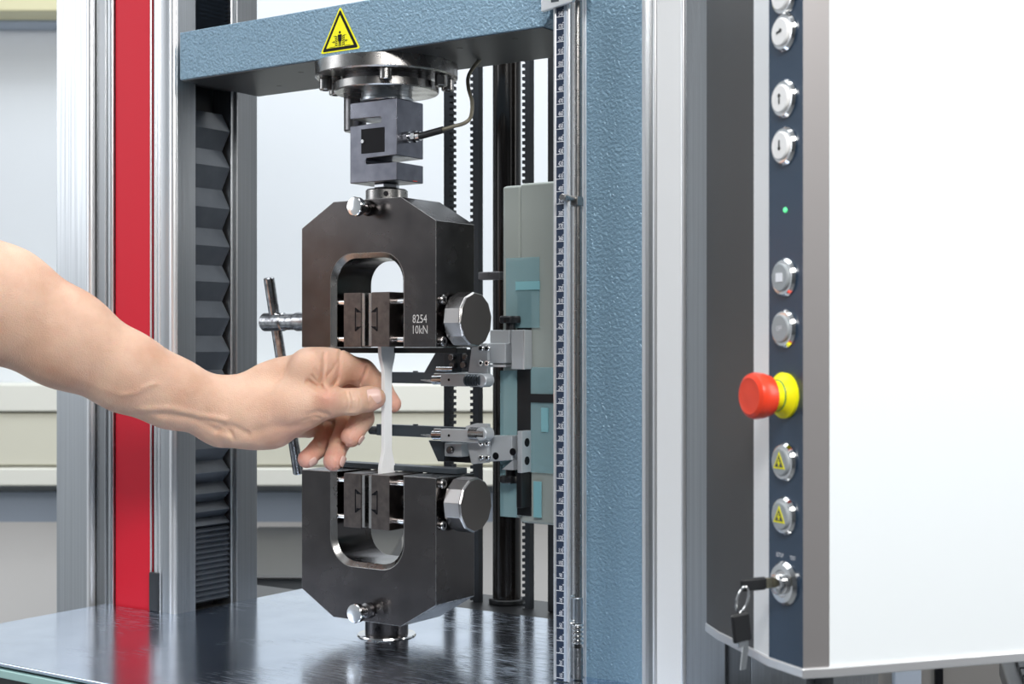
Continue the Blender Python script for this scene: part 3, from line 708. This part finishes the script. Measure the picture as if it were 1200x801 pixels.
# panel frame
e2 = Vector((N2[0]-L2[0], N2[1]-L2[1])).normalized()
E = AX*e2.x+AY*e2.y; NV = AX*e2.y-AY*e2.x                    # along the strip (towards camera), outward normal
if NV.dot(AX) > 0: NV = -NV
pc2 = ((L2[0]+N2[0])/2, (L2[1]+N2[1])/2)
def on_panel(py, du=0, out=0):
    c = CW(pc2[0], pc2[1]) + E*du
    rel = c-Vector((CX, CY, 0)); dep = rel.dot(VD)
    return Vector((c.x, c.y, CZ-(py-HOR)/FPX*dep)) + NV*out
def lathe_at(c, prof, n=32): return MB().rev(c, NV, prof, n)
UP = Vector((0, 0, 1)); RT = UP.cross(NV)
def button(py, kind):
    c = on_panel(py)
    b = obj('push_button', lathe_at(c, [(0, .0113), (.0010, .0113), (.0028, .0100), (.0030, .0085)], 40), M['chrome'], t)
    cap = M['btn_white'] if kind in 'wxy' else M['btn_grey']
    obj('button_cap', lathe_at(c, [(.0015, .0082), (.0040, .0082), (.0046, .0076)], 36), cap, b)
    g = MB()
    def bar(u, v, a, bb, rot=0):
        ca, sa = math.cos(rot), math.sin(rot)
        ax_ = RT*ca+UP*sa; ay_ = UP*ca-RT*sa
        g.obox(c+NV*.0047+RT*u+UP*v, ax_, ay_, NV, a, bb, .0002)
    if kind == 'w': bar(-.0006, 0, .0022, .0006, .25); bar(.0012, .0006, .0010, .0010, .25+.78)
    elif kind == 'x': bar(0, -.001, .0005, .0022); bar(0, .0016, .0010, .0010, .78)
    elif kind == 'y': bar(0, .001, .0005, .0022); bar(0, -.0016, .0010, .0010, .78)
    elif kind == 'g':
        m_ = MB().obox(c+NV*.0047, RT, UP, NV, .0032, .0026, .0003); obj('button_symbol', m_, M['print'], b); g.bm.free(); return
    elif kind == 'h':
        g.bm.free()
        obj('button_symbol', text_mb([('OFF', .0040, c+NV*.0048, RT, UP)]), M['print'], b, smooth=0, fix=False); return
    elif kind == 't':
        g.bm.free()
        def trim(r): return MB().loops([[c+NV*h+RT*(r*math.cos(a_))+UP*(r*math.sin(a_)-.0005) for a_ in (math.pi/2, math.pi/2+2.094, math.pi/2+4.189)] for h in (.0044, .0048)])
        a_ = obj('button_symbol', trim(.0066), M['yellow'], b, smooth=0)
        m_ = MB().loops([[c+NV*h+RT*(.0048*math.cos(q))+UP*(.0048*math.sin(q)-.0005) for q in (math.pi/2, math.pi/2+2.094, math.pi/2+4.189)] for h in (.00478, .0049)])
        for u in (-.0011, .0011): pass
        obj('button_symbol', m_, M['graphite'], b, smooth=0)
        m_ = MB().obox(c+NV*.0050-UP*.0008, RT, UP, NV, .0005, .0015, .0001); m_.obox(c+NV*.0050-UP*.0004, RT, UP, NV, .0014, .0004, .0001); m_.obox(c+NV*.0050+UP*.0014, RT, UP, NV, .0004, .0004, .0001)
        obj('button_symbol', m_, M['yellow'], b, smooth=0); return
    obj('button_symbol', g, M['ink'], b, smooth=0)
for py, kd in ((-4, 'w'), (38, 'w'), (116, 'x'), (171, 'y'), (325, 'g'), (385, 'h'), (541, 't'), (604, 't')): button(py, kd)
obj('indicator_light', lathe_at(on_panel(246), [(0, .0016), (.0008, .0014), (.0010, .0008)], 16), M['led'], t)
c = on_panel(463)
es = obj('emergency_stop', lathe_at(c, [(.0110, .0080), (.0125, .0118), (.0165, .0131), (.0215, .0136), (.0240, .0128), (.0252, .0112), (.0256, .0105), (.0253, .0090), (.0258, .0040)], 48), M['btn_red'], t)
obj('stop_collar', lathe_at(c, [(0, .0132), (.0022, .0135), (.0032, .0120), (.0060, .0098)], 40), M['yellow'], es)
obj('stop_collar', lathe_at(c, [(.0058, .0094), (.0066, .0090)], 36), M['green'], es)
obj('stop_collar', lathe_at(c, [(.0064, .0088), (.0112, .0083)], 36), M['yellow'], es)
c = on_panel(683)
ks = obj('key_switch', lathe_at(c, [(0, .0130), (.0012, .0130), (.0032, .0112), (.0034, .0080), (.0030, .0075)], 40), M['chrome'], t)
obj('key_barrel', lathe_at(c, [(.0015, .0066), (.0070, .0062), (.0078, .0050)], 30), M['chrome'], ks)
obj('panel_lettering', text_mb([('SETUP', .0032, on_panel(650, -.0058, .0001), RT, UP), ('TEST', .0032, on_panel(654, .0072, .0001), RT, UP)]), M['print'], t, smooth=0, fix=False)
# keys
t2 = thing('key_bunch', 'two black-headed keys on a ring hanging from the console key switch', 'keys', on_panel(690, 0, .015))
c = on_panel(681)
obj('key_blade', MB().obox(c+NV*.0105, NV, UP, RT, .004, .0030, .0009), M['brass'], t2, bevel=.0002)
obj('key_head', MB().obox(c+NV*.0225, NV, UP, RT, .0088, .0038, .0016), M['black'], t2, bevel=.0015)
rc = c+NV*.0300-UP*.0085
rg = MB().tube([rc+(NV*math.cos(a)*.45+RT*math.sin(a)*.35+UP*math.sin(a)*.93)*.0085*(1) for a in [2*math.pi*i/28 for i in range(29)]], .0007, 8)
obj('key_ring', rg, M['chrome'], t2)
kc_ = rc-UP*.0150+NV*.001
ax2 = (UP*1.0+NV*.12).normalized(); ay2 = (NV-ax2*NV.dot(ax2)).normalized(); az2 = ax2.cross(ay2)
obj('key_head', MB().obox(kc_-UP*.001, ax2, ay2, az2, .0085, .0062, .0016), M['black'], t2, bevel=.0016)
obj('key_blade', MB().obox(kc_-ax2*.0165-NV*.0005, (ax2-NV*.25).normalized(), ay2, az2, .0090, .0018, .0008), M['chrome'], t2, bevel=.0003)
obj('key_shoulder', MB().obox(kc_-ax2*.0098, ax2, ay2, az2, .0022, .0036, .0012), M['chrome'], t2, bevel=.0005)

# things under / behind the console
t = thing('rear_cabinet', 'grey metal cabinet with a dark door seam behind the console', 'cabinet', CW(.6, 2.0, -.95), YAW)
obj('cabinet_body', rbox(.42, .72, 1.9, 2.3, -.95, -.12), mat('warm_grey_metal', (.28, .27, .26), .3, .5), t, bevel=.004)
obj('cabinet_seam', rbox(.556, .566, 1.895, 1.905, -.95, -.125), M['ink'], t)
obj('cabinet_edge', rbox(.500, .535, 1.885, 1.905, -.95, -.125), M['wall_blue'], t, bevel=.002)
t = thing('keyboard', 'black keyboard at the lower right corner below the console', 'keyboard', CW(.40, 1.0, 0), YAW+.35)
ku = (RD*.97-VD*.26).normalized(); kv = (VD*.97+RD*.26).normalized(); k0 = PD(1245, 806, 1.05)
obj('keyboard_case', MB().obox(k0+ku*.12, ku, kv, AZ, .16, .06, .008), M['black'], t, bevel=.003)
for i in range(12):
    for j in range(4):
        obj('key', MB().obox(k0+ku*(-.02+.023*i)+kv*(-.042+.026*j)+AZ*.010, ku, kv, AZ, .0095, .0105, .004), M['rubber'], t, bevel=.001)

# ------------------------------------------------------------------ hand and forearm (one implicit surface)
def build_arm():
    sc = 1.3/FPX                                   # metres per pixel at the specimen
    # local frame: a to the right, b down, w away; origin where the load axis meets the eye level
    def tw(a, b, w):
        dep = 1.3+w; f = dep/1.3
        return a*f, b*f
    def pt(px, py, w):                             # local metric coordinates, perspective taken into account
        dep = 1.3+w
        return np.array([(px-453)/FPX*dep + (-147/FPX)*(dep-1.3), (py-HOR)/FPX*dep, w])
    def rr(r, w): return r/FPX*(1.3+w)
    hx = .00075
    xs = [pt(478, 0, 0)[0]]
    while xs[-1] > pt(250, 0, 0)[0]: xs.append(xs[-1]-hx)
    while xs[-1] > -.62: xs.append(xs[-1]-.0030)
    xs = np.array(xs[::-1], dtype=np.float32)
    ys = np.arange(-.20, .128,   .0010, dtype=np.float32)
    ws = np.arange(-.135, .080, .0011, dtype=np.float32)
    F = np.full((len(xs), len(ys), len(ws)), .05, dtype=np.float32)
    def sub(lo, hi, pad):
        i0, i1 = np.searchsorted(xs, lo[0]-pad), np.searchsorted(xs, hi[0]+pad)
        j0, j1 = np.searchsorted(ys, lo[1]-pad), np.searchsorted(ys, hi[1]+pad)
        k0, k1 = np.searchsorted(ws, lo[2]-pad), np.searchsorted(ws, hi[2]+pad)
        return slice(max(i0, 0), i1), slice(max(j0, 0), j1), slice(max(k0, 0), k1)
    def cone(G, si, p, q, r0, r1, sw):
        x = xs[si[0]][:, None, None]; y = ys[si[1]][None, :, None]; w = ws[si[2]][None, None, :]
        d = q-p; d2 = d.copy(); d2[2] *= sw; L2_ = float((d2*d2).sum())+1e-12
        ax, ay, aw = x-p[0], y-p[1], (w-p[2])*sw
        h = np.clip((ax*d2[0]+ay*d2[1]+aw*d2[2])/L2_, 0, 1)
        return np.sqrt((ax-h*d2[0])**2+(ay-h*d2[1])**2+(aw-h*d2[2])**2)-(r0+(r1-r0)*h)
    def smin(a, b, k):
        h = np.clip(.5+.5*(b-a)/k, 0, 1); return b*(1-h)+a*h-k*h*(1-h)
    def add(G, p, q, sw=1., k=.006, inner=None):
        """p, q: (px, py, w, r_px)"""
        P_, Q_ = pt(*p[:3]), pt(*q[:3]); r0, r1 = rr(p[3], p[2]), rr(q[3], q[2])
        pad = max(r0, r1)+k+.012
        si = sub(np.minimum(P_, Q_), np.maximum(P_, Q_), pad)
        v = cone(G, si, P_, Q_, r0, r1, sw)
        G[si] = smin(G[si], v.astype(np.float32), k)
    def chain(pts, k=.004, sw=1.):
        G = np.full(F.shape, .05, dtype=np.float32)
        for p, q in zip(pts[:-1], pts[1:]): add(G, p, q, sw, k)
        return G
    # forearm and palm
    arm = [(-250, 245, -.085, 58, 1.15), (-120, 300, -.075, 65, 1.15), (0, 356, -.060, 65.5, 1.2), (75, 396, -.045, 55.5, 1.2),
           (150, 436.5, -.030, 44, 1.25), (200, 459.5, -.018, 38.5, 1.25), (262, 482, -.004, 34, 1.3)]
    for p, q in zip(arm[:-1], arm[1:]): add(F, p[:4], q[:4], p[4], .015)
    add(F, (258, 478, .000, 30), (330, 466, .010, 42), 1.6, .02)
    add(F, (330, 464, .010, 42), (364, 441, .002, 31), 1.5, .015)
    add(F, (262, 492, -.006, 29), (318, 494, -.010, 31), 1.25, .014)
    add(F, (300, 488, -.012, 32), (352, 476, -.020, 27), 1.2, .015)
    add(F, (330, 490, .022, 24), (362, 500, .038, 13), 1.1, .012)     # heel of the palm behind
    add(F, (345, 462, .028, 30), (365, 470, .036, 22), 1.1, .014)     # knuckle block behind
    # web between thumb and index
    add(F, (352, 462, -.012, 22), (378, 446, -.006, 17), 1.1, .010)
    add(F, (366, 436, -.002, 25), (380, 432, .000, 21), 1.15, .010)
    # fingers: separate chains so that they stay apart
    thumb = chain([(345, 477, -.020, 25), (384, 470.5, -.026, 18.2), (414, 470.5, -.0205, 14.6), (431, 467.5, -.0135, 14.0), (439.5, 466, -.0122, 12.6)], .005, 1.05)
    index = chain([(366, 433, -.014, 25), (398, 429.3, -.001, 17.8), (424, 436.5, .016, 15.6), (444, 453, .020, 13.6), (459.8, 473, .0134, 10.6)], .005, 1.0)
    middle = chain([(366, 452, .024, 22), (398, 456, .034, 16), (424, 468, .030, 14.5), (425, 490, .012, 13.0), (411.5, 511.5, .002, 12.4)], .0035, 1.0)
    ring = chain([(360, 466, .038, 20), (410, 484, .044, 13.5), (402, 512, .026, 12.2), (398, 519, .020, 11.6), (390.5, 539.8, .000, 11.8)], .0035, 1.0)
    pinky = chain([(352, 478, .044, 17), (386, 497, .050, 11.5), (380, 516, .034, 11.2), (372, 526, .026, 10.4), (359.5, 537.5, .015, 10.8)], .0035, 1.0)
    F = smin(F, thumb, .012); F = smin(F, index, .012)
    for g in (middle, ring, pinky):
        F = smin(F, g, .0022)
    # relief: knuckles, creases, tendons, veins, folds. positions on the image side of the hand
    x = xs[:, None]; y = ys[None, :]
    def crease(poly, width, depth, wlo=-.2, whi=.2, lift=0):
        nonlocal F
        wmid = (max(wlo, -.06)+min(whi, .04))/2
        P2 = [pt(a, b, wmid)[:2] for a, b in poly]
        dmin = None
        for p, q in zip(P2[:-1], P2[1:]):
            d = q-p; L_ = (d*d).sum(); h = np.clip(((x-p[0])*d[0]+(y-p[1])*d[1])/L_, 0, 1)
            dd = np.hypot(x-p[0]-h*d[0], y-p[1]-h*d[1]); dmin = dd if dmin is None else np.minimum(dmin, dd)
        g = (depth*1.3*np.exp(-(dmin/width)**2)).astype(np.float32)
        gate = (1/(1+np.exp(-(ws-wlo)/.002)))*(1/(1+np.exp((ws-whi)/.002)))
        ii = np.where(abs(g).max(1) > 1e-6)[0]; jj = np.where(abs(g).max(0) > 1e-6)[0]
        a, b, c_, d_ = ii[0], ii[-1]+1, jj[0], jj[-1]+1
        F[a:b, c_:d_, :] += g[a:b, c_:d_, None]*gate[None, None, :].astype(np.float32)
    W = .0012
    for dx, dp in ((-5, .0009), (0, .0015), (3.5, .0013), (7.5, .0008)):       # thumb joint wrinkles
        crease([(409+dx, 461), (412+dx, 468), (412+dx, 476), (409+dx, 481)], W, dp, whi=-.022)
    crease([(395.5, 412), (396.5, 428), (394, 444), (389, 452)], .0016, .0014, whi=.006)    # index base fold
    crease([(379, 414), (380, 428), (378, 446)], .0016, .0012, whi=.010)
    crease([(384, 440), (390, 432), (394, 424)], .0012, .0008, whi=.010)
    crease([(366, 440), (372, 446), (378, 452)], .0012, .0012, whi=.010)
    crease([(370, 432), (374, 441), (377, 448)], .0012, .0008, whi=.010)
    crease([(427, 430), (424, 440), (419, 450)], .0014, .0016, whi=.020)                    # index middle joint
    crease([(362, 447), (372, 453), (382, 458)], .0026, .0022, whi=.004)
    crease([(392, 519), (402, 521)], .0012, .0010, whi=.03); crease([(366, 523), (377, 530)], .0010, .0008, whi=.04)
    crease([(360, 486), (372, 482), (384, 485)], .0022, .0012, whi=-.012)
    crease([(356, 492), (368, 488), (374, 489)], .0012, .0008, whi=-.010)
    crease([(300, 505), (325, 498), (345, 499), (362, 494)], .0040, .0013, whi=.0)
    crease([(252, 505), (262, 498), (275, 500), (290, 508)], .0026, .0016, whi=-.004)       # wrist folds
    crease([(240, 492), (256, 496), (268, 505), (272, 514)], .0020, .0012, whi=-.004)
    crease([(190, 484), (225, 489), (250, 503), (268, 508)], .0028, .0016, whi=-.004)       # beside the tendon
    crease([(170, 479), (205, 478), (232, 487), (262, 492)], .0028, -.0014, whi=-.004)
    crease([(262, 512), (276, 518), (292, 518)], .0060, -.0018, whi=.0)
    crease([(150, 462), (165, 460), (176, 453), (186, 449)], .0022, -.0011, whi=-.01)       # vein
    crease([(90, 436), (120, 452), (150, 462)], .0035, -.0004, whi=-.02)
    crease([(376, 462), (386, 466)], .0060, -.0010, whi=-.02)                               # thumb knuckle
    crease([(430, 456), (429, 466), (431, 476)], .0010, .0009, whi=-.016)                   # nail fold
    # naive surface nets
    S_ = F < 0
    nx, ny, nw = F.shape
    acc = np.zeros((nx-1, ny-1, nw-1, 3), dtype=np.float32) if False else None
    c8 = np.zeros((nx-1, ny-1, nw-1), dtype=np.uint8)
    for a in (0, 1):
        for b in (0, 1):
            for c in (0, 1): c8 += S_[a:nx-1+a, b:ny-1+b, c:nw-1+c]
    act = np.argwhere((c8 > 0) & (c8 < 8)); I, J, K = act.T
    idx = -np.ones((nx-1, ny-1, nw-1), dtype=np.int32); idx[I, J, K] = np.arange(len(act))
    sm = np.zeros((len(act), 3)); cnt = np.zeros(len(act))
    cr = [(a, b, c) for a in (0, 1) for b in (0, 1) for c in (0, 1)]
    for p in cr:
        for ax in range(3):
            if p[ax]: continue
            q = list(p); q[ax] = 1
            f0 = F[I+p[0], J+p[1], K+p[2]]; f1 = F[I+q[0], J+q[1], K+q[2]]
            mk = (f0 < 0) != (f1 < 0); tt = np.where(mk, f0/(f0-f1+1e-12), 0)
            P0 = np.stack([xs[I+p[0]], ys[J+p[1]], ws[K+p[2]]], 1); P1 = np.stack([xs[I+q[0]], ys[J+q[1]], ws[K+q[2]]], 1)
            sm += (P0+(P1-P0)*tt[:, None])*mk[:, None]; cnt += mk
    V = sm/cnt[:, None]
    quads = []
    for ax in range(3):
        o1, o2 = [(1, 2), (2, 0), (0, 1)][ax]
        sl0 = [slice(None)]*3; sl1 = [slice(None)]*3
        sl0[ax] = slice(0, -1); sl1[ax] = slice(1, None)
        a_ = S_[tuple(sl0)]; b_ = S_[tuple(sl1)]
        e = np.argwhere(a_ != b_)
        ok = (e[:, o1] > 0) & (e[:, o2] > 0) & (e[:, o1] < F.shape[o1]-1) & (e[:, o2] < F.shape[o2]-1)
        e = e[ok]; flip = a_[e[:, 0], e[:, 1], e[:, 2]]
        def g(d1, d2):
            q = e.copy(); q[:, o1] -= d1; q[:, o2] -= d2; return idx[q[:, 0], q[:, 1], q[:, 2]]
        A, B, C_, D_ = g(1, 1), g(0, 1), g(0, 0), g(1, 0)
        Q = np.stack([A, B, C_, D_], 1); Q[~flip] = Q[~flip][:, ::-1]
        quads.append(Q)
    Q = np.concatenate(quads); Q = Q[(Q >= 0).all(1)]
    for it in range(2):                             # light smoothing along the mesh
        s1 = np.zeros_like(V); n1 = np.zeros(len(V))
        for a, b in ((0, 1), (1, 2), (2, 3), (3, 0)):
            np.add.at(s1, Q[:, a], V[Q[:, b]]); np.add.at(n1, Q[:, a], 1)
            np.add.at(s1, Q[:, b], V[Q[:, a]]); np.add.at(n1, Q[:, b], 1)
        V = V*.5+.5*s1/np.maximum(n1, 1)[:, None]
    # local -> world
    def world_of(v):
        v = np.asarray(v, dtype=float).reshape(-1, 3)
        lat = v[:, 0]+(-147/FPX)*1.3; dep = 1.3+v[:, 2]
        base = np.array([CX, CY, 0]); out = base+lat[:, None]*np.array(RD)+dep[:, None]*np.array(VD); out[:, 2] = CZ-v[:, 1]
        return out
    Wv = world_of(V)
    origin = Wv.mean(0)
    me = bpy.data.meshes.new('person_arm')
    me.vertices.add(len(Wv)); me.vertices.foreach_set('co', (Wv-origin).ravel())
    me.loops.add(Q.size); me.loops.foreach_set('vertex_index', Q.ravel().astype(np.int32))
    me.polygons.add(len(Q)); me.polygons.foreach_set('loop_start', np.arange(0, Q.size, 4, dtype=np.int32))
    me.polygons.foreach_set('loop_total', np.full(len(Q), 4, dtype=np.int32))
    me.update(); me.validate()
    me.polygons.foreach_set('use_smooth', [True]*len(me.polygons))
    # blush: redder skin at finger pads and joints
    bl = np.zeros(len(V))
    for p, r, s_ in (((462, 474, .0165), .011, 1), ((411, 513, .002), .011, .9), ((390, 541, .000), .012, 1), ((359, 538, .015), .012, 1), ((384, 466, -.04), .010, .45),
                     ((441, 474, -.016), .007, .6), ((420, 437, .005), .010, .35), ((384, 432, -.012), .013, .35), ((345, 500, -.02), .02, .3), ((398, 452, .02), .012, .6), ((386, 512, .02), .010, .5), ((397, 508, .02), .010, .5)):
        c = pt(*p); d = np.sqrt(((V-c)**2).sum(1)); bl = np.maximum(bl, s_*np.exp(-(d/r)**2))
    at = me.attributes.new('blush', 'FLOAT', 'POINT'); at.data.foreach_set('value', bl.astype(np.float32))
    m = mat('skin', (.74, .46, .33), 0, .46, spec=.4)
    nt = m.node_tree; N = nt.nodes; L = nt.links; b = N['Principled BSDF']
    b.inputs['Subsurface Weight'].default_value = .25; b.inputs['Subsurface Radius'].default_value = (1, .35, .18); b.inputs['Subsurface Scale'].default_value = .0035
    tc = N.new('ShaderNodeTexCoord'); n = N.new('ShaderNodeTexNoise'); n.inputs['Scale'].default_value = 28; n.inputs['Detail'].default_value = 6; L.new(tc.outputs['Object'], n.inputs['Vector'])
    r = N.new('ShaderNodeMapRange'); r.inputs[1].default_value = .38; r.inputs[2].default_value = .68; L.new(n.outputs[0], r.inputs[0])
    mx = N.new('ShaderNodeMix'); mx.data_type = 'RGBA'; mx.inputs[6].default_value = (.80, .53, .39, 1); mx.inputs[7].default_value = (.66, .385, .265, 1); L.new(r.outputs[0], mx.inputs[0])
    aa = N.new('ShaderNodeAttribute'); aa.attribute_name = 'blush'
    mx2 = N.new('ShaderNodeMix'); mx2.data_type = 'RGBA'; mx2.inputs[7].default_value = (.80, .36, .30, 1)
    L.new(aa.outputs['Fac'], mx2.inputs[0]); L.new(mx.outputs[2], mx2.inputs[6]); L.new(mx2.outputs[2], b.inputs['Base Color'])
    n2 = N.new('ShaderNodeTexVoronoi'); n2.inputs['Scale'].default_value = 900; L.new(tc.outputs['Object'], n2.inputs['Vector'])
    n3 = N.new('ShaderNodeTexNoise'); n3.inputs['Scale'].default_value = 160; n3.inputs['Detail'].default_value = 5; L.new(tc.outputs['Object'], n3.inputs['Vector'])
    ad = N.new('ShaderNodeMath'); ad.operation = 'ADD'; L.new(n2.outputs[0], ad.inputs[0]); L.new(n3.outputs[0], ad.inputs[1])
    bp = N.new('ShaderNodeBump'); bp.inputs['Strength'].default_value = .5; bp.inputs['Distance'].default_value = .0006
    L.new(ad.outputs[0], bp.inputs['Height']); L.new(bp.outputs[0], b.inputs['Normal'])
    me.materials.append(m)
    o = bpy.data.objects.new('person', me); COL.objects.link(o); o.location = origin
    INV[o.name] = Matrix.Translation(-Vector(origin))
    tag(o, 'bare arm of a person reaching in from the left, fingers pinching the white specimen', 'person')
    # nails
    def wdir(v): return (RD*v[0]-AZ*v[1]+VD*v[2]).normalized()
    def nail(c, ax, n, R, ln, half, lift=.0004):
        cw = Vector(world_of(pt(*c))[0]); a = wdir(ax); nn = wdir(n); nn = (nn-a*nn.dot(a)).normalized(); s = a.cross(nn)
        m = MB(); NU, NW = 10, 12; G = []
        for i in range(NU+1):
            u = i/NU; row = []
            wsc = (1-(max(0, u-.55)/.45)**2.6*.45)*(1-(max(0, .25-u)/.25)**2*.18)
            for j in range(NW+1):
                ph = (j/NW*2-1)*half*wsc
                drop = .10*ln*max(0, u-.3)**2
                row.append(m.bm.verts.new(cw+a*((u-.5)*ln)+(s*math.sin(ph)+nn*math.cos(ph))*(R+lift)-nn*drop))
            G.append(row)
        for i in range(NU):
            for j in range(NW): m.bm.faces.new((G[i][j], G[i+1][j], G[i+1][j+1], G[i][j+1]))
        ob = obj('finger_nail', m, M['nail'], o, smooth=180)
        sol = ob.modifiers.new('s', 'SOLIDIFY'); sol.thickness = .0006; sol.offset = 0
    nail((437.0, 465.3, -.0132), (1, -.12, .25), (.05, -.12, -1), rr(13.0, -.02)*.97, .0125, .78)
    nail((413.5, 510, .002), (-.52, .78, -.3), (.80, .52, -.15), rr(12.4, 0), .0085, .62)
    nail((392, 538.5, .0005), (-.30, .86, -.35), (.85, .30, -.30), rr(11.9, 0), .0095, .62)
    nail((361, 536.5, .0155), (-.72, .55, -.4), (.55, .55, -.60), rr(10.7, 0), .0085, .62)
    return o
build_arm()
for m_ in [m for m in bpy.data.meshes if m.users == 0]: bpy.data.meshes.remove(m_)
